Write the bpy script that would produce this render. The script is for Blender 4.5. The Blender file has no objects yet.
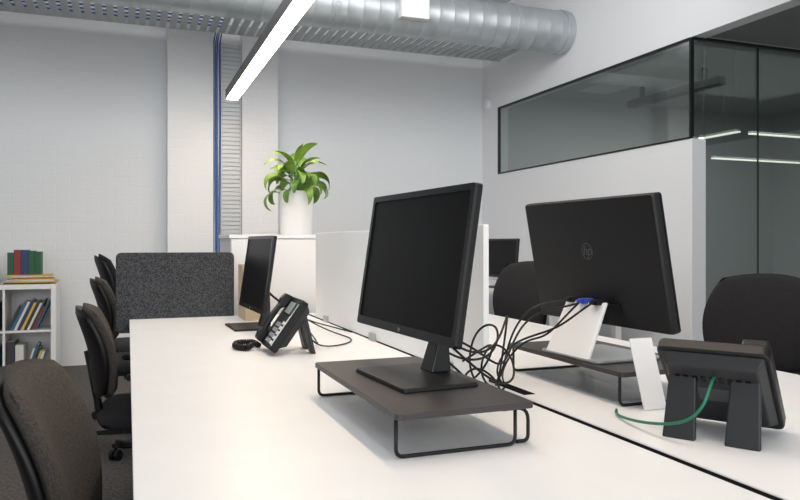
import bpy, bmesh, math, random
from mathutils import Vector, Matrix
random.seed(4)
S = bpy.context.scene
COL = S.collection
S.view_settings.view_transform = 'Standard'

# ------------------------------------------------------------------ materials
def lin(c):
    return tuple(((x/255)/12.92 if x/255 <= .04045 else ((x/255+.055)/1.055)**2.4) for x in c)+(1,)

def mat(name, rgb, rough=.5, metal=0, noise=0, nscale=40, bump=0, emis=0, spec=.5, coat=0, rgb2=None):
    m = bpy.data.materials.new(name); m.use_nodes = True
    nt = m.node_tree; b = nt.nodes['Principled BSDF']
    b.inputs['Base Color'].default_value = lin(rgb)
    b.inputs['Roughness'].default_value = rough
    b.inputs['Metallic'].default_value = metal
    b.inputs['Specular IOR Level'].default_value = spec
    b.inputs['Coat Weight'].default_value = coat
    if emis:
        b.inputs['Emission Color'].default_value = lin(rgb)
        b.inputs['Emission Strength'].default_value = emis
    if noise or bump:
        tc = nt.nodes.new('ShaderNodeTexCoord')
        n = nt.nodes.new('ShaderNodeTexNoise'); n.inputs['Scale'].default_value = nscale
        n.inputs['Detail'].default_value = 4
        nt.links.new(tc.outputs['Object'], n.inputs['Vector'])
        if noise:
            r = nt.nodes.new('ShaderNodeValToRGB')
            c = lin(rgb)
            lo = tuple(x*(1-noise) for x in c[:3])+(1,)
            hi = lin(rgb2) if rgb2 else tuple(min(1, x*(1+noise)) for x in c[:3])+(1,)
            r.color_ramp.elements[0].color = lo; r.color_ramp.elements[0].position = .38
            r.color_ramp.elements[1].color = hi; r.color_ramp.elements[1].position = .62
            nt.links.new(n.outputs['Fac'], r.inputs['Fac'])
            nt.links.new(r.outputs['Color'], b.inputs['Base Color'])
        if bump:
            bp = nt.nodes.new('ShaderNodeBump'); bp.inputs['Strength'].default_value = bump
            bp.inputs['Distance'].default_value = .003
            nt.links.new(n.outputs['Fac'], bp.inputs['Height'])
            nt.links.new(bp.outputs['Normal'], b.inputs['Normal'])
    return m

def brick_mat(name, rgb):
    m = mat(name, rgb, .65)
    nt = m.node_tree; b = nt.nodes['Principled BSDF']
    g = nt.nodes.new('ShaderNodeNewGeometry')
    sep = nt.nodes.new('ShaderNodeSeparateXYZ'); com = nt.nodes.new('ShaderNodeCombineXYZ')
    nt.links.new(g.outputs['Position'], sep.inputs[0])
    nt.links.new(sep.outputs['X'], com.inputs['X']); nt.links.new(sep.outputs['Z'], com.inputs['Y'])
    br = nt.nodes.new('ShaderNodeTexBrick')
    br.inputs['Scale'].default_value = 1; br.inputs['Brick Width'].default_value = .24
    br.inputs['Row Height'].default_value = .086; br.inputs['Mortar Size'].default_value = .008
    br.inputs['Mortar Smooth'].default_value = 1
    br.inputs['Color1'].default_value = (1, 1, 1, 1); br.inputs['Color2'].default_value = (.7, .7, .7, 1)
    br.inputs['Mortar'].default_value = (.35, .35, .35, 1)
    nt.links.new(com.outputs[0], br.inputs['Vector'])
    nz = nt.nodes.new('ShaderNodeTexNoise'); nz.inputs['Scale'].default_value = 6; nz.inputs['Detail'].default_value = 6
    nt.links.new(g.outputs['Position'], nz.inputs['Vector'])
    ml = nt.nodes.new('ShaderNodeMath'); ml.operation = 'MULTIPLY_ADD'
    nt.links.new(nz.outputs['Fac'], ml.inputs[0]); ml.inputs[1].default_value = 2.2
    nt.links.new(br.outputs['Color'], ml.inputs[2])
    bp = nt.nodes.new('ShaderNodeBump'); bp.inputs['Strength'].default_value = .34
    bp.inputs['Distance'].default_value = .004
    nt.links.new(ml.outputs[0], bp.inputs['Height'])
    nt.links.new(bp.outputs['Normal'], b.inputs['Normal'])
    return m

def glass_mat(name, tint, gl=.15):
    m = bpy.data.materials.new(name); m.use_nodes = True
    nt = m.node_tree; nt.nodes.clear()
    o = nt.nodes.new('ShaderNodeOutputMaterial'); mx = nt.nodes.new('ShaderNodeMixShader')
    t = nt.nodes.new('ShaderNodeBsdfTransparent'); g = nt.nodes.new('ShaderNodeBsdfGlossy')
    t.inputs['Color'].default_value = lin(tint); g.inputs['Roughness'].default_value = .03
    g.inputs['Color'].default_value = (.86, .88, .88, 1)
    mx.inputs['Fac'].default_value = gl
    nt.links.new(t.outputs[0], mx.inputs[1]); nt.links.new(g.outputs[0], mx.inputs[2])
    nt.links.new(mx.outputs[0], o.inputs['Surface'])
    return m

M = {}
M['wall'] = mat('painted_wall', (232, 234, 237), .8, bump=.1, nscale=30)
M['brick'] = brick_mat('painted_brick', (230, 233, 236))
M['pil'] = brick_mat('painted_brick_pilaster', (238, 239, 240))
M['ceil'] = mat('ceiling_paint', (215, 215, 215), .9)
M['soffit'] = mat('soffit_paint', (136, 137, 140), .9)
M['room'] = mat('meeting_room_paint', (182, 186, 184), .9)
M['floor'] = mat('carpet', (84, 80, 78), .95, noise=.35, nscale=60, bump=.4)
M['desk'] = mat('white_laminate', (240, 241, 243), .34, noise=.01, nscale=8)
M['white'] = mat('white_board', (234, 234, 234), .5)
M['screenw'] = mat('white_panel', (250, 252, 253), .5, spec=.3)
M['black'] = mat('black_plastic', (14, 14, 16), .42, spec=.35)
M['backp'] = mat('matte_black_back', (18, 18, 21), .45, noise=.06, nscale=300, spec=.35)
M['blackg'] = mat('black_gloss', (8, 8, 9), .25, spec=.4)
M['dark'] = mat('charcoal_plastic', (34, 36, 40), .5)
M['housing'] = mat('grey_housing', (80, 80, 82), .45)
M['lcd'] = mat('dark_lcd', (4, 4, 6), .35, spec=.12)
M['plat'] = mat('charcoal_powdercoat', (54, 51, 52), .42, noise=.12, nscale=6)
M['wire'] = mat('black_steel', (16, 16, 17), .4, metal=.3)
M['silver'] = mat('brushed_silver', (175, 177, 180), .32, metal=.6)
M['pale'] = mat('pale_silver', (238, 239, 240), .35, metal=.0)
M['logo'] = mat('grey_emblem', (74, 76, 80), .35)
M['felt'] = mat('grey_felt', (52, 54, 58), 1, noise=.5, nscale=190, bump=.4, rgb2=(82, 84, 88))
M['fab'] = mat('grey_brown_mesh', (64, 59, 54), .95, noise=.3, nscale=180, bump=.6)
M['fabk'] = mat('black_fabric', (26, 26, 29), .95, noise=.3, nscale=180, bump=.4)
M['duct'] = mat('galvanised_steel', (186, 193, 197), .42, metal=.55, noise=.05, nscale=5)
M['galv'] = mat('galvanised_tray', (184, 188, 190), .5, metal=.3)
M['galvl'] = mat('galvanised_plate', (205, 208, 210), .5, metal=.15)
M['blue'] = mat('blue_cable', (62, 112, 188), .5)
M['green'] = mat('green_cable', (20, 112, 82), .45)
M['vga'] = mat('blue_plug', (40, 70, 170), .45)
M['leaf'] = mat('leaf_green', (88, 132, 44), .45, noise=.25, nscale=5, rgb2=(138, 172, 68))
M['stem'] = mat('stem_green', (96, 140, 60), .5)
M['soil'] = mat('soil', (50, 38, 30), 1, noise=.4, nscale=40)
M['pot'] = mat('white_ceramic', (236, 236, 235), .4)
M['light'] = mat('lit_diffuser', (255, 230, 200), .5, emis=21)
M['streak'] = mat('reflection_glow', (255, 250, 240), .5, emis=2.0)  # glow for the imitated reflections behind the glass
M['frame'] = mat('black_frame', (16, 17, 18), .4)
M['glass'] = glass_mat('tinted_glass', (214, 219, 217), .2)
M['beige'] = mat('beige_card', (196, 178, 150), .7)
M['paper'] = mat('paper_pages', (226, 222, 212), .8)
M['key'] = mat('grey_keys', (150, 152, 155), .5)
M['phlcd'] = mat('phone_lcd', (150, 165, 160), .3)
M['vent'] = mat('white_vent', (240, 242, 242), .5)
M['gap'] = mat('matte_black_tray', (5, 5, 6), .9, spec=.1)

# ------------------------------------------------------------------ helpers
def link(o, parent=None):
    COL.objects.link(o)
    if parent: o.parent = parent
    return o

def obj(name, bm, m, parent=None, loc=(0, 0, 0), rot=(0, 0, 0), smooth=False, bevel=0, seg=2):
    me = bpy.data.meshes.new(name)
    bmesh.ops.recalc_face_normals(bm, faces=bm.faces[:])
    bm.to_mesh(me); bm.free()
    for x in (m if isinstance(m, (list, tuple)) else [m]):
        me.materials.append(x)
    if smooth:
        for p in me.polygons: p.use_smooth = True
    o = bpy.data.objects.new(name, me); o.location = loc; o.rotation_euler = rot
    if bevel:
        md = o.modifiers.new('b', 'BEVEL'); md.width = bevel; md.segments = seg
        md.limit_method = 'ANGLE'; md.angle_limit = .7
    return link(o, parent)

def tag(o, label, cat, group=None):
    o['label'] = label; o['category'] = cat
    if group: o['group'] = group
    return o

def thing(name, label, cat, loc=(0, 0, 0), rz=0, group=None):
    e = bpy.data.objects.new(name, None); e.empty_display_size = .1
    e.location = loc; e.rotation_euler = (0, 0, rz)
    tag(e, label, cat, group); return link(e)

def struct(o):
    o['kind'] = 'structure'; return o

def abox(bm, x0, x1, y0, y1, z0, z1, mi=0, mtx=None):
    vs = [bm.verts.new((x, y, z)) for x in (x0, x1) for y in (y0, y1) for z in (z0, z1)]
    if mtx: 
        for v in vs: v.co = mtx @ v.co
    for f in ((0, 1, 3, 2), (4, 6, 7, 5), (0, 4, 5, 1), (2, 3, 7, 6), (0, 2, 6, 4), (1, 5, 7, 3)):
        fc = bm.faces.new([vs[i] for i in f]); fc.material_index = mi
    return vs

def box(name, x0, x1, y0, y1, z0, z1, m, parent=None, bevel=0, **k):
    bm = bmesh.new(); abox(bm, x0, x1, y0, y1, z0, z1)
    return obj(name, bm, m, parent, bevel=bevel, **k)

def rrect(w, h, r, n=6):
    pts = []
    for cx, cy, a0 in ((w/2-r, h/2-r, 0), (-w/2+r, h/2-r, 90), (-w/2+r, -h/2+r, 180), (w/2-r, -h/2+r, 270)):
        for i in range(n+1):
            a = math.radians(a0+90*i/n)
            pts.append((cx+r*math.cos(a), cy+r*math.sin(a)))
    return pts

def prism(bm, pts, t0, t1, axis='z', mi=0, off=(0, 0, 0), s1=1.0):
    def P(a, b, c):
        v = {'z': (a, b, c), 'x': (c, a, b), 'y': (a, c, b)}[axis]
        return Vector(v)+Vector(off)
    A = [bm.verts.new(P(a, b, t0)) for a, b in pts]
    B = [bm.verts.new(P(a*s1, b*s1, t1)) for a, b in pts]
    n = len(pts)
    fs = [bm.faces.new(A), bm.faces.new(B)]
    for i in range(n):
        fs.append(bm.faces.new((A[i], A[(i+1) % n], B[(i+1) % n], B[i])))
    for f in fs: f.material_index = mi

def hexa(bm, A, B):
    a = [bm.verts.new(p) for p in A]; b = [bm.verts.new(p) for p in B]; n = len(a)
    bm.faces.new(a); bm.faces.new(b)
    for k in range(n): bm.faces.new((a[k], a[(k+1) % n], b[(k+1) % n], b[k]))

def cyl(bm, p0, p1, r0, r1=None, n=24, mi=0):
    tube_into(bm, [p0, p1], [r0, r0 if r1 is None else r1], n, mi)

def tube_into(bm, pts, rad, n=8, mi=0):
    pts = [Vector(p) for p in pts]
    if not isinstance(rad, (list, tuple)): rad = [rad]*len(pts)
    prev = None; rings = []
    for i, p in enumerate(pts):
        if i == 0: t = pts[1]-p
        elif i == len(pts)-1: t = p-pts[i-1]
        else: t = (pts[i+1]-p).normalized()+(p-pts[i-1]).normalized()
        t.normalize()
        if prev is None:
            u = t.orthogonal().normalized()
        else:
            u = prev-t*prev.dot(t)
            if u.length < 1e-6: u = t.orthogonal()
            u.normalize()
        prev = u; w = t.cross(u)
        rings.append([bm.verts.new(p+(u*math.cos(2*math.pi*k/n)+w*math.sin(2*math.pi*k/n))*rad[i]) for k in range(n)])
    for a, b in zip(rings, rings[1:]):
        for k in range(n):
            f = bm.faces.new((a[k], a[(k+1) % n], b[(k+1) % n], b[k])); f.material_index = mi
    f = bm.faces.new(rings[0]); f.material_index = mi
    f = bm.faces.new(rings[-1]); f.material_index = mi

def tube(name, pts, r, m, parent=None, n=8, **k):
    bm = bmesh.new(); tube_into(bm, pts, r, n)
    return obj(name, bm, m, parent, smooth=True, **k)

def catmull(P, n=8):
    P = [Vector(p) for p in P]; Q = [P[0]*2-P[1]]+P+[P[-1]*2-P[-2]]; out = []
    for i in range(1, len(Q)-2):
        a, b, c, d = Q[i-1:i+3]
        for k in range(n):
            t = k/n
            out.append(.5*((2*b)+(c-a)*t+(2*a-5*b+4*c-d)*t*t+(3*b-a-3*c+d)*t**3))
    out.append(P[-1]); return out

def bspline(P, n=10):
    """smooth approximating curve through the neighbourhood of the points."""
    P = [Vector(p) for p in P]; Q = [P[0]*2-P[1]]+P+[P[-1]*2-P[-2]]; out = []
    for i in range(1, len(Q)-2):
        a, b, c, d = Q[i-1:i+3]
        for k in range(n):
            t = k/n
            out.append((a*(1-t)**3+b*(3*t**3-6*t*t+4)+c*(-3*t**3+3*t*t+3*t+1)+d*t**3)/6)
    out.append(P[-1]); return out

def fillet(P, r, n=5):
    P = [Vector(p) for p in P]; out = [P[0]]
    for i in range(1, len(P)-1):
        a = (P[i-1]-P[i]); b = (P[i+1]-P[i])
        rr = min(r, a.length*.45, b.length*.45)
        s = P[i]+a.normalized()*rr; e = P[i]+b.normalized()*rr
        for k in range(n+1):
            t = k/n; out.append(s*(1-t)**2+P[i]*2*t*(1-t)+e*t*t)
    out.append(P[-1]); return out

def cushion(name, w, h, T, curve, m, parent, loc, rot, k=.5, lum=0, n=14):
    bm = bmesh.new()
    F = {}; B = {}
    for i in range(n+1):
        for j in range(n+1):
            s = -1+2*i/n; t = -1+2*j/n
            y = s*math.sqrt(1-.5*k*t*t)*w/2; z = t*math.sqrt(1-.5*k*s*s)*h/2
            e = max(abs(s), abs(t))
            th = T/2*math.sqrt(max(0, 1-e**5))
            cx = curve*(2*y/w)**2 + lum*math.cos(t*1.6)
            edge = i in (0, n) or j in (0, n)
            F[i, j] = bm.verts.new((cx+th, y, z))
            B[i, j] = F[i, j] if edge else bm.verts.new((cx-th*.8, y, z))
    for i in range(n):
        for j in range(n):
            bm.faces.new((F[i, j], F[i+1, j], F[i+1, j+1], F[i, j+1]))
            q = (B[i, j], B[i, j+1], B[i+1, j+1], B[i+1, j])
            try: bm.faces.new(q)
            except ValueError: pass
    return obj(name, bm, m, parent, loc, rot, smooth=True)

# ------------------------------------------------------------------ structure
struct(box('floor', -4.6, 8.2, -4, 7.3, -.1, 0, M['floor']))
struct(box('ceiling', -4.6, 3.68, -4, 7.3, 3.6, 3.7, M['ceil']))
struct(box('wall_back', -4.6, 3.68, 7.1, 7.3, 0, 3.6, M['brick']))
bm = bmesh.new(); abox(bm, .34, .745, 6.85, 7.1, 0, 3.6); abox(bm, 1.01, 1.35, 6.85, 7.1, 0, 3.6); abox(bm, .745, 1.01, 6.96, 7.1, 0, 3.6)
struct(obj('trim_1', bm, M['pil']))
struct(box('wall_left', -4.75, -4.6, -4, 7.3, 0, 3.6, M['wall']))
bm = bmesh.new()
abox(bm, 3.68, 3.80, 3.94, 7.3, 0, 1.84)
abox(bm, 3.68, 3.80, 6.74, 7.3, 1.84, 2.55)
abox(bm, 3.68, 3.80, -4, 7.3, 2.55, 3.6)
struct(obj('wall_right', bm, M['wall']))
struct(box('trim_2', 3.80, 8.2, -4, 3.93, 2.56, 2.66, M['soffit']))
bm = bmesh.new()
abox(bm, 3.80, 8.2, 7.15, 7.3, 0, 2.9)
abox(bm, 8.05, 8.2, 3.99, 7.15, 0, 2.9)
struct(obj('wall_meeting_room', bm, M['room']))
struct(box('trim_3', 3.80, 8.05, 3.93, 7.15, 2.8, 2.9, M['room']))
struct(box('wall_far_right', 8.05, 8.2, -4, 3.93, 0, 2.56, M['wall']))
struct(box('window_1', 3.688, 3.696, 3.97, 6.725, 1.853, 2.54, M['glass']))
bm = bmesh.new()
for z in (1.84, 2.535): abox(bm, 3.675, 3.705, 3.96, 6.74, z, z+.015)
for y in (3.95, 6.725): abox(bm, 3.675, 3.705, y, y+.015, 1.855, 2.535)
struct(obj('trim_4', bm, M['frame']))
bm = bmesh.new()
abox(bm, 3.705, 3.80, 3.95, 3.958, 1.855, 2.535)
for a, b in ((3.80, 4.296), (4.302, 6.3), (6.306, 8.05)): abox(bm, a, b, 3.95, 3.958, .02, 2.535)
struct(obj('window_2', bm, M['glass']))
bm = bmesh.new(); abox(bm, 3.69, 8.05, 3.94, 3.965, 2.535, 2.555); abox(bm, 3.80, 8.05, 3.935, 3.958, 0, .02)
for a in (4.296, 6.3): abox(bm, a, a+.006, 3.948, 3.96, .02, 2.535)
struct(obj('trim_5', bm, M['frame']))

# meeting room track light, vent, bars imitating reflections
L = tag(box('track_light', 5.16, 5.26, 5.2, 6.5, 2.60, 2.68, M['black'], bevel=.005), 'black linear track light under the meeting room ceiling', 'light')
for y in (5.4, 6.3): box('bracket', 5.19, 5.23, y, y+.03, 2.68, 2.8, M['black'], L)
tag(box('ceiling_vent', 4.65, 5.05, 6.3, 6.7, 2.785, 2.8, M['vent'], bevel=.004), 'square white ceiling vent in the meeting room', 'vent')
for (a, b, c, d, z) in ((5.9, 7.4, 6.0, 6.04, 2.03), (4.93, 4.97, 4.75, 5.2, 2.08), (5.98, 7.4, 5.58, 5.62, 2.24)):  # made-up glowing bars in place of light streaks reflected by the glass
    r = thing('reflection_streak', 'thin glowing bar standing in for a light reflected in the glass', 'light', ((a+b)/2, (c+d)/2, z), group='reflection streaks')
    ex, ey = (b-a)/2, (d-c)/2
    box('diffuser', -ex, ex, -ey, ey, -.012, 0, M['streak'], r)
    box('housing', -ex, ex, -ey, ey, 0, .02, M['white'], r)  # body and cables made up along with the bar
    for s in (-.8, .8):
        p = (ex*s if ex > ey else 0, ey*s if ey >= ex else 0)
        tube('suspension_cable', [(p[0], p[1], .02), (p[0], p[1], 2.8-z)], .0015, M['housing'], r, n=6)
mc = thing('low_cabinet', 'low white cabinet standing in the glass meeting room', 'cabinet', (4.35, 6.3, 0))
box('body', -.45, .45, -.5, .5, .05, .70, M['white'], mc, bevel=.003)
box('plinth', -.42, .42, -.47, .47, 0, .05, M['dark'], mc)
for a in (-.445, .003): box('door', a, a+.442, -.518, -.5, .06, .69, M['white'], mc, bevel=.002)

bm = bmesh.new(); cyl(bm, (3.64, 6.95, 2.62), (3.68, 6.95, 2.62), .05)
tag(obj('wall_sensor', bm, M['vent']), 'small round white sensor on the side wall', 'sensor')

# ------------------------------------------------------------------ duct
D = thing('air_duct', 'large round galvanised spiral air duct below the ceiling', 'duct', (0, 5.5, 3.0))
x = -4.5; pts = []; rad = []
while x < 3.56:
    for dx, r in ((0, .185), (.108, .185), (.112, .187), (.116, .187), (.120, .185)):
        pts.append((x+dx, 0, 0)); rad.append(r)
    x += .13
bm = bmesh.new(); tube_into(bm, pts, rad, 40)
obj('duct_body', bm, M['duct'], D, smooth=True)
for xx in (-1.0, 1.5, 3.10, 3.60):
    bm = bmesh.new(); cyl(bm, (xx, 0, 0), (xx+.04, 0, 0), .195, n=40)
    obj('collar', bm, M['duct'], D, bevel=.003)
bm = bmesh.new(); abox(bm, 2.02, 2.26, -.23, -.05, -.10, .06)
obj('register', bm, M['vent'], D, bevel=.005)
for xx in (-3, -.5, 1.2, 2.8): tube('hanger_rod', [(xx, 0, .18), (xx, 0, .6)], .006, M['galv'], D, n=6)

T = thing('cable_tray', 'galvanised perforated cable tray running along the wall', 'cable tray', (0, 6.35, 3.02), group='cable trays')
for y in (-.32, .31): box('side_rail', -4.55, 3.66, y, y+.012, 0, .08, M['galv'], T)
bm = bmesh.new(); x = -4.5
while x < 3.6:
    abox(bm, x, x+.055, -.308, .31, 0, .012); x += .085
o = obj('slat', bm, M['galv'], T); o['kind'] = 'stuff'
for xx in (-3.5, -2, -.4, 1.9, 3.2):
    for y in (-.304, .303): tube('hanger_rod', [(xx, y, .012), (xx, y, .58)], .005, M['galv'], T, n=6)
for i in range(5):
    y = 6.12+i*.10
    P = catmull([(-4.4+j*.83, y+.006*random.uniform(-1, 1), 3.04) for j in range(7)]+[(.84-i*.008, y+.01, 3.04)], 4)
    tag(tube('data_cable', P, .0075, M['blue'], n=6), 'blue data cable lying in the ceiling cable tray', 'cable', 'blue data cables')
T2 = thing('cable_tray', 'vertical galvanised cable tray fixed in the wall recess', 'cable tray', (.915, 6.93, 0), group='cable trays')
for xx in (-.092, .084): box('side_rail', xx, xx+.008, -.03, .03, .6, 3.0, M['galvl'], T2)
box('back_plate', -.084, .084, .004, .008, .6, 3.0, M['galvl'], T2)
bm = bmesh.new(); z = .6
while z < 2.98:
    abox(bm, -.084, .084, -.01, .004, z, z+.028); z += .04
o = obj('slat', bm, M['galvl'], T2); o['kind'] = 'stuff'
for i, X in enumerate((.756, .774, .790, .812)):
    j = lambda: random.uniform(-.006, .006)
    P = catmull([(X, 6.94, .3), (X+j(), 6.935, 1), (X+j(), 6.94, 1.6), (X+j(), 6.935, 2.2), (X, 6.94, 2.9), (X, 6.76, 3.06)], 4)
    tag(tube('data_cable', P, .006, M['blue'], n=6), 'blue data cable running down the wall recess', 'cable', 'blue data cables')

# ------------------------------------------------------------------ pendant over desk
P = thing('pendant_light', 'long lit linear pendant with grey housing over the desks', 'light', (.85, 3.4, 2.36))
box('diffuser', -.048, .048, -2.96, 2.96, 0, .006, M['light'], P)
bm = bmesh.new(); abox(bm, -.055, .055, -2.97, 2.97, .006, .085)
obj('housing', bm, M['housing'], P, bevel=.003)
for y in (-2.6, -.6): tube('suspension_cable', [(0, y, .085), (0, y, 1.24)], .0015, M['housing'], P, n=6)

# ------------------------------------------------------------------ desks
def desk(x0, x1, y0, y1, label, ys):
    cy = (y0+y1)/2
    r = thing('desk', label, 'desk', ((x0+x1)/2, cy, 0), group='bench desks')
    w = (x1-x0)/2; l = (y1-y0)/2
    bm = bmesh.new(); prism(bm, rrect(2*w, 2*l, .006), .705, .73, 'z')
    obj('tabletop', bm, M['desk'], r, bevel=.0015)
    for y in ys:
        y -= cy
        bm = bmesh.new()
        abox(bm, -w+.08, -w+.13, y-.025, y+.025, 0, .68); abox(bm, w-.13, w-.08, y-.025, y+.025, 0, .68)
        abox(bm, -w+.08, w-.08, y-.025, y+.025, .68, .705)
        obj('leg', bm, M['white'], r)
    return r
desk(.008, .893, -.5, 3.8, 'long white laminate bench desk with dark cable gap', (-.25, .85, 2.27, 3.6))
desk(.914, 1.81, -.5, 3.8, 'long white laminate bench desk facing the first one', (-.25, .85, 2.7, 3.2))
desk(2.75, 3.5, 4.25, 6.7, 'white laminate desk by the side wall', (4.4, 6.5))
ct = thing('under_desk_cable_tray', 'black metal cable tray with added strip darkening the gap between desks', 'cable tray', (.9035, 1.65, .66))
bm = bmesh.new(); abox(bm, -.073, .072, -2.05, 2.05, 0, .004); abox(bm, -.073, -.069, -2.05, 2.05, .004, .044); abox(bm, .068, .072, -2.05, 2.05, .004, .044)
obj('tray', bm, M['gap'], ct)
box('gap_shade_strip', -.0098, .0098, -2.14, 2.14, .004, .0675, M['gap'], ct)  # black strip added to stand in for the shade inside the gap
tag(box('cable_flap', 1.085, 1.21, 1.42, 1.82, .73, .7335, M['silver'], bevel=.0015), 'brushed silver cable access flap on the desk', 'cable flap')
tag(box('cable_slot', .925, .957, 1.56, 1.86, .73, .7315, M['gap'], bevel=.0005), 'dark open cable slot in the white desk', 'cable slot')

dv = thing('desk_divider', 'white divider screen standing between the desks', 'desk divider', (.903, 2.64, .73))
box('panel', -.0085, .0085, -.92, .92, .004, .43, M['screenw'], dv, bevel=.002)
for y in (-.7, 0, .7): box('bracket', -.02, .02, y-.03, y+.03, 0, .03, M['silver'], dv, bevel=.002)
bm = bmesh.new(); prism(bm, rrect(.575, .40, .025), -.014, .014, 'y')
tag(obj('felt_screen', bm, M['felt'], loc=(.232, 3.815, .862), bevel=.004), 'dark grey speckled felt screen at the desk end', 'desk screen')

mh = thing('magazine_file', 'beige open magazine file holding papers on the desk', 'magazine file', (.575, 3.64, .73))
prof = [(-.12, 0), (.12, 0), (.12, .27), (-.02, .27), (-.12, .12)]
bm = bmesh.new()
prism(bm, prof, -.04, -.037, 'x'); prism(bm, prof, .037, .04, 'x')
abox(bm, -.037, .037, -.12, .12, 0, .003); abox(bm, -.037, .037, .117, .12, .003, .27); abox(bm, -.037, .037, -.12, -.117, .003, .12)
obj('case', bm, M['beige'], mh)
for i in range(4): box('paper', -.03+i*.016, -.02+i*.016, -.1, .11, .004, .22+.01*(i % 2), M['paper'] if i % 2 else M['white'], mh)

cb = thing('storage_cabinet', 'white storage cabinet behind the desks carrying a plant', 'cabinet', (1.15, 4.15, 0))
box('body', -.63, .63, -.2, .25, .06, 1.135, M['white'], cb)
box('top', -.64, .64, -.222, .26, 1.135, 1.155, M['white'], cb, bevel=.002)
box('plinth', -.6, .6, -.18, .24, 0, .06, M['dark'], cb)
for a, b in ((-.628, -.003), (.003, .628)):
    d = box('door', a, b, -.22, -.202, .07, 1.13, M['white'], cb, bevel=.002)
    hx = b-.05 if b < 0.1 else a+.05
    box('handle', hx-.005, hx+.005, -.24, -.22, .55, .68, M['silver'], d)

# ------------------------------------------------------------------ plant
pl = thing('potted_peace_lily', 'leafy green peace lily in a tall white planter', 'plant', (.92, 4.12, 1.155))
bm = bmesh.new()
tube_into(bm, [(0, 0, 0), (0, 0, .005), (0, 0, .25), (0, 0, .255), (0, 0, .2551), (0, 0, .221)], [.088, .092, .098, .098, .09, .088], 40)
obj('pot', bm, M['pot'], pl, smooth=True)
bm = bmesh.new(); cyl(bm, (0, 0, .215), (0, 0, .225), .088, n=32); obj('soil', bm, M['soil'], pl)
bm = bmesh.new()
def leaf(bm, az, reach, height, L, W, droop):
    d = Vector((math.cos(az), math.sin(az), 0))
    base = Vector((random.uniform(-.04, .04), random.uniform(-.04, .04), .225))
    tip = d*reach+Vector((0, 0, .225+height))
    mid = (base+tip)/2+Vector((0, 0, height*.25))-d*reach*.15
    tube_into(bm, catmull([base, mid, tip], 5), .0028, 5, 1)
    side = Vector((-d.y, d.x, 0)); tw = random.uniform(-.8, .8)
    side = (side*math.cos(tw)+Vector((0, 0, 1))*math.sin(tw))
    ang = math.atan2(height*.6, reach+.03); pos = tip.copy(); n = 9; rows = []
    for i in range(n+1):
        t = i/n
        wd = W*math.sin(math.pi*min(1, t**.75))**.7*(1-.2*t) if 0 < t < 1 else .001
        a = ang-droop*t
        up = Vector((0, 0, 1))*math.cos(a)-d*math.sin(a)
        rows.append([bm.verts.new(pos-side*wd/2+up*wd*.14), bm.verts.new(pos), bm.verts.new(pos+side*wd/2+up*wd*.14)])
        pos = pos+(d*math.cos(a)+Vector((0, 0, 1))*math.sin(a))*L/n
    for a, b in zip(rows, rows[1:]):
        for k in (0, 1): bm.faces.new((a[k], a[k+1], b[k+1], b[k]))
for i in range(42):
    az = i*2.399+random.uniform(-.2, .2); f = (i % 6)/5
    leaf(bm, az, .02+.09*f, .18-.14*f+random.uniform(-.03, .045), random.uniform(.12, .17), random.uniform(.052, .076), 1.2+1.8*f)
obj('foliage', bm, [M['leaf'], M['stem']], pl, smooth=True)

# ------------------------------------------------------------------ text helper
def text_mesh(body, size, ext):
    c = bpy.data.curves.new('t', 'FONT'); c.body = body; c.size = size; c.extrude = ext
    c.align_x = 'CENTER'; c.align_y = 'CENTER'; c.shear = .25
    o = bpy.data.objects.new('t', c); COL.objects.link(o)
    bpy.context.view_layer.update()
    me = bpy.data.meshes.new_from_object(o.evaluated_get(bpy.context.evaluated_depsgraph_get()))
    bpy.data.objects.remove(o); return me

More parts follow.
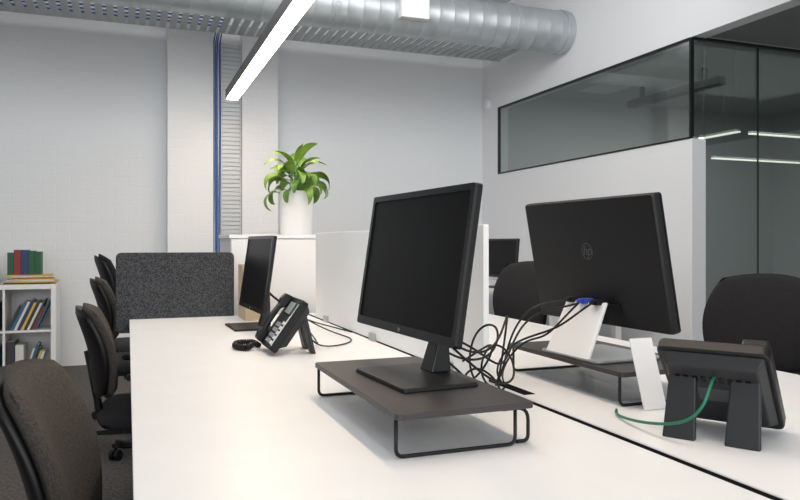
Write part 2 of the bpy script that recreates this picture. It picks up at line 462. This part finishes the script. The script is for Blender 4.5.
# ------------------------------------------------------------------ monitor (faces local -x)
def monitor(label, loc, rz, zc, tilt, style='neck', W=.535, H=.335, group='desk monitors', by=0, ny=0):
    r = thing('monitor', label, 'monitor', loc, rz, group)
    easel = style == 'easel'
    bm = bmesh.new()
    if easel:
        prism(bm, rrect(W, H, .008), -.004, .010, 'x')
        prism(bm, rrect(W, H, .008), .010, .018, 'x', s1=.985)
    else:
        prism(bm, rrect(W, H, .008), -.004, .008, 'x')
        prism(bm, rrect(W*.985, H*.97, .012), .008, .022, 'x', s1=.8)
        prism(bm, rrect(W*.4, H*.45, .02), .020, .034, 'x', s1=.8)
    d = obj('display', bm, M['backp'] if easel else M['black'], r, (0, 0, zc), (0, tilt, 0), bevel=.0015)
    bm = bmesh.new()
    o = rrect(W, H, .008); i_ = [(a*(W-.030)/W, b*(H-.036)/H+.003) for a, b in o]
    n = len(o)
    A = [bm.verts.new((-.004, a, b)) for a, b in o]; B = [bm.verts.new((-.010, a*.997, b*.997)) for a, b in o]
    C = [bm.verts.new((-.010, a, b)) for a, b in i_]; E = [bm.verts.new((-.006, a, b)) for a, b in i_]
    for q, s in ((A, B), (B, C), (C, E)):
        for k in range(n): bm.faces.new((q[k], q[(k+1) % n], s[(k+1) % n], s[k]))
    obj('bezel', bm, M['blackg'], d)
    bm = bmesh.new(); abox(bm, -.0065, -.004, -W/2+.013, W/2-.013, -H/2+.018, H/2-.012)
    obj('screen', bm, M['lcd'], d)
    me = text_mesh('hp', .012, .0003); me.materials.append(M['key'])
    t = bpy.data.objects.new('logo', me); t.location = (-.0105, 0, -H/2+.011)
    t.rotation_euler = (math.pi/2, 0, -math.pi/2); link(t, d)
    if not easel:
        bm = bmesh.new(); prism(bm, rrect(.175, .27, .008), 0, .009, 'z', s1=.98)
        obj('stand_base', bm, M['black'], r, (-.035, by, 0), bevel=.002)
        hN = zc-.02
        pr = [(-.010, .008), (.040, .008), (.038, hN*.35), (.036, hN), (.014, hN), (.012, hN*.35)]
        bm = bmesh.new()
        hexa(bm, [(a+.018, ny-.030*(1 if b < .02 else .8), b) for a, b in pr], [(a+.018, ny+.030*(1 if b < .02 else .8), b) for a, b in pr])
        obj('stand_neck', bm, M['blackg'], r, bevel=.003)
    else:
        q = [(.090, -.095, .004), (.090, .085, .004), (.026, .075, .145), (.026, -.085, .145)]
        bm = bmesh.new(); hexa(bm, q, [(p[0]-.012, p[1], p[2]) for p in q])
        obj('stand_neck', bm, M['pale'], r, bevel=.003)
        bm = bmesh.new(); prism(bm, rrect(.21, .25, .02), 0, .008, 'z')
        obj('stand_base', bm, M['silver'], r, (-.015, .0, 0), bevel=.003)
        R = .021; bm = bmesh.new()
        tube_into(bm, [(0, R*math.cos(a), R*math.sin(a)) for a in [2*math.pi*k/32 for k in range(33)]], .001, 6)
        obj('emblem_ring', bm, M['logo'], d, (.0183, 0, .03), smooth=True)
        me = text_mesh('hp', .036, .0006); me.materials.append(M['logo'])
        t = bpy.data.objects.new('emblem', me); t.location = (.0184, 0, .031)
        t.rotation_euler = (math.pi/2, 0, math.pi/2); link(t, d)
        box('port_panel', .017, .022, -.10, .10, -H/2+.035, -H/2+.06, M['black'], d, bevel=.001)
    return r

monitor('black widescreen monitor on a low dark riser', (.617, 1.545, .812), math.radians(3.5), .253, math.radians(8.5), by=-.085, ny=-.055)
monitor('black widescreen monitor standing directly on the desk', (.545, 3.25, .73), math.radians(2), .245, math.radians(8))
monitor('black monitor seen from behind with pale easel stand', (1.158, 1.592, .812), math.pi+math.radians(2), .25, math.radians(10.5), 'easel')
monitor('small black monitor on the desk by the side wall', (3.0, 5.43, .73), 0, .25, math.radians(5))

# ------------------------------------------------------------------ risers
def riser(label, x0, x1, y0, y1, flip=1):
    cx, cy = (x0+x1)/2, (y0+y1)/2; w = (x1-x0)/2; l = (y1-y0)/2
    r = thing('monitor_riser', label, 'monitor stand', (cx, cy, .73), 0, 'monitor risers')
    bm = bmesh.new(); prism(bm, rrect(2*w, 2*l, .012), .070, .0815, 'z')
    obj('shelf', bm, M['plat'], r, bevel=.0015)
    for y in (-l+.012, l-.03):
        P_ = [(-w*flip+.004*flip, y, .072), (-w*flip+.004*flip, y, .0038), (w*flip*.74, y, .0038), (w*flip*.74, y, .072)]
        tube('leg', fillet(P_, .015), .0036, M['wire'], r)
        P_ = [(w*flip*.6, y+.012, .067), (w*flip*.99, y+.012, .067), (w*flip*.99, y+.012, .0038), (w*flip*.8, y+.012, .0038)]
        tube('rear_loop', fillet(P_, .03), .0036, M['wire'], r)
    return r
riser('dark metal monitor riser with wire legs beneath the monitor', .436, .715, 1.165, 1.75)
riser('dark metal monitor riser with wire legs on the facing desk', 1.06, 1.345, 1.355, 1.885)

# ------------------------------------------------------------------ phones  (faces local -x)
def phone(label, loc, rz, lean=52, W=.20, H=.20, zc=.105):
    r = thing('desk_phone', label, 'phone', loc, rz, 'desk phones')
    bm = bmesh.new(); prism(bm, rrect(W, H, .015), 0, .026, 'x')
    b = obj('body', bm, M['black'], r, (-.012, 0, zc), (0, math.radians(90-lean), 0), bevel=.004)
    def P(name, bm, m, bev=0): return obj(name, bm, m, b, bevel=bev)
    def fb(name, a0, b0, c0, d0, e0, f0, m, bev=0):
        bm = bmesh.new(); abox(bm, a0, b0, -d0, -c0, e0, f0); return P(name, bm, m, bev)
    fb('display_frame', -.004, 0, -.035, .088, .030, .088, M['blackg'], .002)
    fb('display', -.0055, -.004, -.025, .055, .036, .080, M['phlcd'])
    fb('faceplate', -.002, 0, -.036, .092, -.092, .026, M['dark'], .001)
    fb('label_strip', -.003, -.002, .079, .093, -.085, .080, M['white'])
    for i in range(4):
        for j in range(3):
            fb('key', -.0065, -.002, -.028+j*.024, -.010+j*.024, -.082+i*.021, -.067+i*.021, M['key'], .001)
    for i in range(5):
        fb('function_key', -.0055, -.002, .050, .074, -.082+i*.019, -.070+i*.019, M['white'], .001)
    pr = [(-.004, -.098), (-.03, -.095), (-.036, -.07), (-.03, -.05), (-.034, 0), (-.03, .05), (-.036, .07), (-.03, .095), (-.004, .098), (-.004, .055), (-.018, .04), (-.018, -.04), (-.004, -.055)]
    bm = bmesh.new(); hexa(bm, [(x, .046, z) for x, z in pr], [(x, .092, z) for x, z in pr]); P('handset', bm, M['blackg'], .004)
    bm = bmesh.new()
    hexa(bm, [(.026, -W/2+.008, -H/2+.02), (.026, W/2-.008, -H/2+.02), (.026, W/2-.008, H/2-.006), (.026, -W/2+.008, H/2-.006)],
         [(.048, -W/2+.02, -H/2+.04), (.048, W/2-.02, -H/2+.04), (.048, W/2-.02, H/2-.022), (.048, -W/2+.02, H/2-.022)])
    P('rear_cover', bm, M['dark'], .003)
    bm = bmesh.new(); abox(bm, .0475, .0487, -.035, .035, -.01, .03); P('rear_label', bm, M['logo'])
    bm = bmesh.new()
    for i in range(9): abox(bm, .048, .0492, -.07+i*.016, -.061+i*.016, .050, .066)
    P('vent_slot', bm, M['blackg'])['kind'] = 'stuff'
    for y0 in (-.088, .026):
        bm = bmesh.new()
        q = [(.045, zc+.042), (.060, zc+.034), (.092, 0), (.080, 0)]
        hexa(bm, [(x, y0+(.006 if z > .02 else 0), z) for x, z in q], [(x, y0+.062-(.006 if z > .02 else 0), z) for x, z in q])
        obj('stand_foot', bm, M['dark'], r, bevel=.003)
    return r
phone('black desk phone with handset and pale keys on a stand', (.512, 2.48, .73), math.radians(-1), lean=55)
phone('black desk phone seen from behind on two feet', (1.105, 1.105, .73), math.radians(212), lean=46, W=.205, H=.235, zc=.108)

def coil(P, r, turns, n=10):
    C = catmull(P, 24); out = []; N = len(C)
    tot = turns*n
    for i in range(tot+1):
        t = i/tot*(N-1); k = min(int(t), N-2); f = t-k
        p = C[k].lerp(C[k+1], f); tg = (C[k+1]-C[k]).normalized()
        w = tg.cross(Vector((0, 0, 1))).normalized(); u = w.cross(tg)
        a = 2*math.pi*i/n
        out.append(p+(u*math.cos(a)+w*math.sin(a))*r)
    return out
tag(tube('coiled_phone_cord', coil([(.44, 2.59, .742), (.43, 2.68, .742), (.38, 2.68, .742), (.36, 2.60, .742), (.385, 2.54, .742), (.415, 2.58, .745)], .0085, 42), .003, M['black'], n=5),
    'black coiled handset cord lying on the desk', 'cable')

def cable(P, m='black', r=.0028, label='thin black cable looping loosely beside the monitor', name='cable'):
    return tag(tube(name, bspline(P, 10), r, M[m], n=8), label, 'cable', 'loose desk cables' if m == 'black' else None)
Z = .7340
cable([(.665, 1.50, .91), (.72, 1.47, .855), (.79, 1.46, .86), (.84, 1.50, .93), (.88, 1.56, .94), (.90, 1.62, .84), (.91, 1.66, .76), (.905, 1.67, .735)])
cable([(.665, 1.55, .88), (.73, 1.52, .83), (.80, 1.48, .84), (.84, 1.52, .92), (.80, 1.58, .91), (.77, 1.58, .80), (.82, 1.55, .73), (.88, 1.60, Z), (.902, 1.62, Z+.004)])
cable([(.665, 1.46, .89), (.73, 1.45, .83), (.80, 1.46, .78), (.87, 1.50, .78), (.89, 1.56, .84), (.85, 1.60, .87), (.82, 1.61, .79), (.86, 1.62, .738), (.885, 1.60, Z)])
cable([(.665, 1.57, .90), (.74, 1.52, .88), (.80, 1.50, .83), (.85, 1.53, .81), (.90, 1.58, .85), (.95, 1.61, .905), (1.02, 1.62, .935), (1.07, 1.61, .94), (1.112, 1.595, .952)])
cable([(.665, 1.52, .86), (.71, 1.50, .82), (.76, 1.50, .77), (.81, 1.52, .735), (.86, 1.56, Z), (.89, 1.59, Z)])
cable([(.74, 1.53, .83), (.79, 1.52, .86), (.83, 1.54, .87), (.84, 1.58, .82), (.80, 1.60, .76), (.76, 1.58, .78), (.78, 1.54, .82), (.84, 1.55, .78), (.87, 1.58, Z+.004), (.885, 1.61, Z)])
cable([(1.112, 1.65, .955), (1.06, 1.67, .95), (1.01, 1.69, .93), (.97, 1.71, .86), (.95, 1.71, .77), (.94, 1.72, .738)])
cable([(1.112, 1.54, .955), (1.055, 1.51, .94), (1.02, 1.55, .895), (.99, 1.62, .87), (.94, 1.67, .84), (.91, 1.69, .77), (.93, 1.68, .736)])
cable([(1.112, 1.60, .95), (1.05, 1.57, .92), (1.025, 1.62, .86), (1.02, 1.70, .85), (1.0, 1.76, .80), (.97, 1.76, .75), (.945, 1.70, .736)])
# far monitor / phone
cable([(.58, 3.18, .90), (.66, 3.0, .80), (.70, 2.8, Z), (.66, 2.6, Z), (.64, 2.52, .75)])
cable([(.60, 3.2, .88), (.72, 3.1, .78), (.80, 2.9, Z), (.84, 2.7, Z), (.76, 2.55, Z), (.65, 2.50, Z), (.62, 2.52, .76)])
cable([(.60, 3.25, .88), (.74, 3.25, .76), (.86, 3.1, Z), (.885, 2.9, Z)])
cable([(1.055, 1.07, .855), (1.02, 1.045, .848), (.992, 1.03, .81), (.978, 1.06, .772), (.965, 1.13, .755), (.975, 1.22, .742), (1.0, 1.30, Z), (1.03, 1.335, Z)], 'green', .003, 'green network cable from the desk phone', 'network_cable')
for y, z in ((1.65, .957), (1.595, .957), (1.54, .957)):
    bm = bmesh.new(); abox(bm, -.014, .018, -.014, .014, -.007, .007); abox(bm, -.024, -.014, -.008, .008, -.005, .005)
    c = 'vga' if y == 1.595 else 'black'
    tag(obj('cable_plug', bm, M[c], loc=(1.132, y, z), bevel=.002), ('blue' if c == 'vga' else 'black')+' connector plug at the back of the monitor', 'plug')

# white card leaning on the riser edge
bm = bmesh.new()
q = [(1.092, 1.318, .7305), (1.155, 1.318, .7305), (1.155, 1.370, .886), (1.092, 1.370, .886)]
hexa(bm, q, [(p[0], p[1]-.003, p[2]+.001) for p in q])
tag(obj('card', bm, M['pale']), 'blank white card leaning on the edge of the riser', 'card')

# ------------------------------------------------------------------ chairs (face local +x)
def chair(label, loc, rz, top=.90, fab='fab', arms=True, bw=.43, hb=.42, lean=12, ay=.285):
    r = thing('office_chair', label, 'chair', loc, rz, 'office chairs')
    bm = bmesh.new()
    for i in range(5):
        m4 = Matrix.Rotation(math.radians(72*i+20), 4, 'Z')
        q0 = [(.03, -.025, .07), (.03, .025, .07), (.03, .025, .115), (.03, -.025, .115)]
        q1 = [(.29, -.015, .065), (.29, .015, .065), (.29, .015, .085), (.29, -.015, .085)]
        hexa(bm, [m4@Vector(p) for p in q0], [m4@Vector(p) for p in q1])
    cyl(bm, (0, 0, .065), (0, 0, .13), .04)
    obj('base', bm, M['black'], r, bevel=.003)
    for i in range(5):
        a = math.radians(72*i+20); c = Vector((.28*math.cos(a), .28*math.sin(a), .027))
        t = Vector((-math.sin(a), math.cos(a), 0))
        bm = bmesh.new(); cyl(bm, c-t*.024, c-t*.006, .027, n=16); cyl(bm, c+t*.006, c+t*.024, .027, n=16); cyl(bm, c, c+Vector((0, 0, .045)), .008, n=8); cyl(bm, c-t*.02, c+t*.02, .006, n=8)
        obj('caster', bm, M['black'], r)
    bm = bmesh.new(); cyl(bm, (0, 0, .12), (0, 0, .28), .028); cyl(bm, (0, 0, .28), (0, 0, .40), .016); abox(bm, -.11, .11, -.08, .08, .385, .425)
    obj('gas_column', bm, M['black'], r)
    cushion('seat', .48, .47, .085, -.01, M['fabk'], r, (.03, 0, .46), (0, -math.pi/2, 0), k=.35)
    zc = top-hb/2; la = math.radians(-lean)
    cushion('backrest', bw, hb, .05, .05, M[fab], r, (-.215, 0, zc), (0, la, 0), k=.6, lum=.02)
    cushion('back_shell', bw-.01, hb*.97, .035, .05, M['black'], r, (-.243, 0, zc-.003), (0, la, 0), k=.6, lum=.02)
    tube('back_support', fillet([(-.05, 0, .405), (-.185, 0, .40), (-.205, 0, .52), (-.238, 0, zc)], .04), .014, M['black'], r)
    if arms:
        for s in (-1, 1):
            bm = bmesh.new()
            tube_into(bm, fillet([(0, s*.12, .405), (0, s*(ay-.01), .405), (-.02, s*ay, .62)], .04), .015, 8)
            obj('arm_post', bm, M['black'], r, smooth=True)
            bm = bmesh.new(); prism(bm, rrect(.22, .065, .03), .62, .642, 'z')
            obj('armrest', bm, M['black'], r, (0, s*ay, 0), bevel=.006)
    return r
LC = 'grey-brown fabric office chair pushed up to the desk'
chair(LC, (.055, 1.56, 0), math.radians(-5), .88, bw=.46, lean=15)
chair(LC, (.095, 2.98, 0), math.radians(2), .885, bw=.37, hb=.37, ay=.25)
chair(LC, (.09, 4.17, 0), math.radians(2), .935, arms=False, bw=.36, hb=.36)
chair('black high-backed office chair beyond the felt screen', (.09, 4.85, 0), math.radians(5), 1.05, 'fabk', arms=False, bw=.36)
chair('black fabric office chair at the facing desk', (1.95, 3.55, 0), math.pi+.25, 1.01, 'fabk')
chair('black fabric office chair drawn back from the desk', (2.20, 2.17, 0), math.pi+.1, .99, 'fabk', bw=.48)

# ------------------------------------------------------------------ shelf and books
sh = thing('cube_shelf', 'white four-cube shelving unit full of books', 'shelf', (-.94, 6.75, 0))
bm = bmesh.new()
for x in (-.385, .345): abox(bm, x, x+.04, -.195, .195, 0, .77)
abox(bm, -.345, .345, -.195, .195, 0, .04); abox(bm, -.345, .345, -.195, .195, .73, .77)
abox(bm, -.345, .345, .185, .195, .04, .73)
obj('carcass', bm, M['white'], sh, bevel=.002)
box('divider', -.008, .008, -.19, .185, .04, .73, M['white'], sh)
for a, b in ((-.345, -.008), (.008, .345)): box('shelf_board', a, b, -.19, .185, .377, .393, M['white'], sh)
cols = [(34, 52, 105), (22, 84, 54), (130, 42, 42), (208, 176, 60), (50, 50, 55), (210, 210, 206), (150, 90, 52), (40, 96, 124), (50, 66, 52)]
BM = [mat('book_cover_%d' % i, c, .5) for i, c in enumerate(cols)]
def book(loc, w, h, d, m, rot=(0, 0, 0), label='coloured book standing upright on the shelf', group='books on the shelf'):
    bm = bmesh.new()
    abox(bm, 0, .003, 0, d, 0, h); abox(bm, w-.003, w, 0, d, 0, h); abox(bm, .003, w-.003, 0, .003, 0, h)
    abox(bm, .003, w-.003, .003, d-.004, .003, h-.003, 1)
    o = obj('book', bm, [m, M['paper']], loc=loc, rot=rot); return tag(o, label, 'book', group)
x = -1.27; i = 0
while x < -.96-.04:
    w = random.uniform(.02, .045); h = random.uniform(.22, .31)
    book((x, 6.60, .394), w, h, .2, BM[i % 9]); book((x, 6.60, .041), w, h, .2, BM[(i*4+2) % 9]); x += w+.002; i += 1
def leaning(x, xe, z, lc, ang, hmin, hmax):
    i = 0
    while x < xe:
        w = random.uniform(.010, .022); h = random.uniform(hmin, hmax)
        book((x, 6.60, z), w, h, .2, BM[lc[i % len(lc)]], rot=(0, ang, 0), label='slim book leaning against its neighbours on the shelf'); x += w/math.cos(ang)+.003; i += 1
leaning(-.925, -.715, .397, (4, 7, 5, 0, 3, 4, 5, 8, 2, 7, 6, 5), .42, .20, .28)
for k in range(2):
    book((-.925+k*.064, 6.60, .041), .06, .26-.03*k, .22, BM[5] if k else BM[4], label='pale folder box standing in the lower cube')
leaning(-.79, -.70, .044, (5, 7, 4, 3, 5, 2), .3, .18, .25)
z = .771
for k, (c, w) in enumerate(((4, .34), (3, .36), (5, .36), (3, .33), (6, .3), (5, .31), (3, .34))):
    t = random.uniform(.008, .012)
    bm = bmesh.new(); abox(bm, -w/2, w/2, -.13, .13, 0, t)
    tag(obj('magazine', bm, BM[c], loc=(-.755+random.uniform(-.02, .02), 6.72, z), rot=(0, 0, random.uniform(-.1, .1)), bevel=.001), 'magazine lying in a stack on the shelf unit', 'magazine', 'magazine stack')
    z += t+.0005
x = -1.29
for k in range(20):
    w = random.uniform(.03, .055); h = random.uniform(.17, .21); zz = .771 if x+w < -.97 else z
    if x < -.97 <= x+w+.01: x = -.925; zz = z
    if x+w > -.665: break
    book((x, 6.64, zz), w, h if zz > .8 else h+.06, .15, BM[[1, 7, 1, 8, 1, 0, 1, 2, 0, 1][k % 10]], label='coloured book standing on top of the shelf unit'); x += w+.002

# ------------------------------------------------------------------ lights
wd = bpy.data.worlds.new('world'); S.world = wd; wd.use_nodes = True
wd.node_tree.nodes['Background'].inputs[0].default_value = (.95, .975, 1, 1)
wd.node_tree.nodes['Background'].inputs[1].default_value = 1.05
def area(name, loc, rot, sx, sy, e, col=(1, 1, 1)):
    l = bpy.data.lights.new(name, 'AREA'); l.shape = 'RECTANGLE'; l.size = sx; l.size_y = sy; l.energy = e; l.color = col
    o = bpy.data.objects.new(name, l); o.location = loc; o.rotation_euler = rot; link(o)
    return o
area('added_ceiling_fill', (.6, 1.2, 3.5), (0, 0, 0), 4.5, 4, 30)  # added fill over the desks, no fixture there
area('added_wall_fill', (.6, 3.4, 3.3), (math.radians(60), 0, 0), 5, .8, 48, (1, .99, .97))  # added fill that brightens the back wall
area('added_wall_fill', (.2, 2.6, 3.4), (0, math.radians(-60), 0), .8, 6, 28)  # second added fill, aimed at the right wall
area('daylight_window_light', (-1, -3.6, 2.0), (math.radians(90), 0, 0), 6, 2.6, 118, (.98, .99, 1))
area('added_room_fill', (5.6, 5.4, 2.75), (0, 0, 0), 2.5, 1.5, 42)  # added fill so the room behind the glass looks lighter

# ------------------------------------------------------------------ camera
cd = bpy.data.cameras.new('camera'); cd.lens = 32.2; cd.sensor_width = 36; cd.shift_y = -.00875; cd.clip_start = .02
cam = bpy.data.objects.new('camera', cd); cam.location = (0, 0, 1.11)
cam.rotation_euler = (math.pi/2, 0, math.radians(-20.83)); link(cam); S.camera = cam
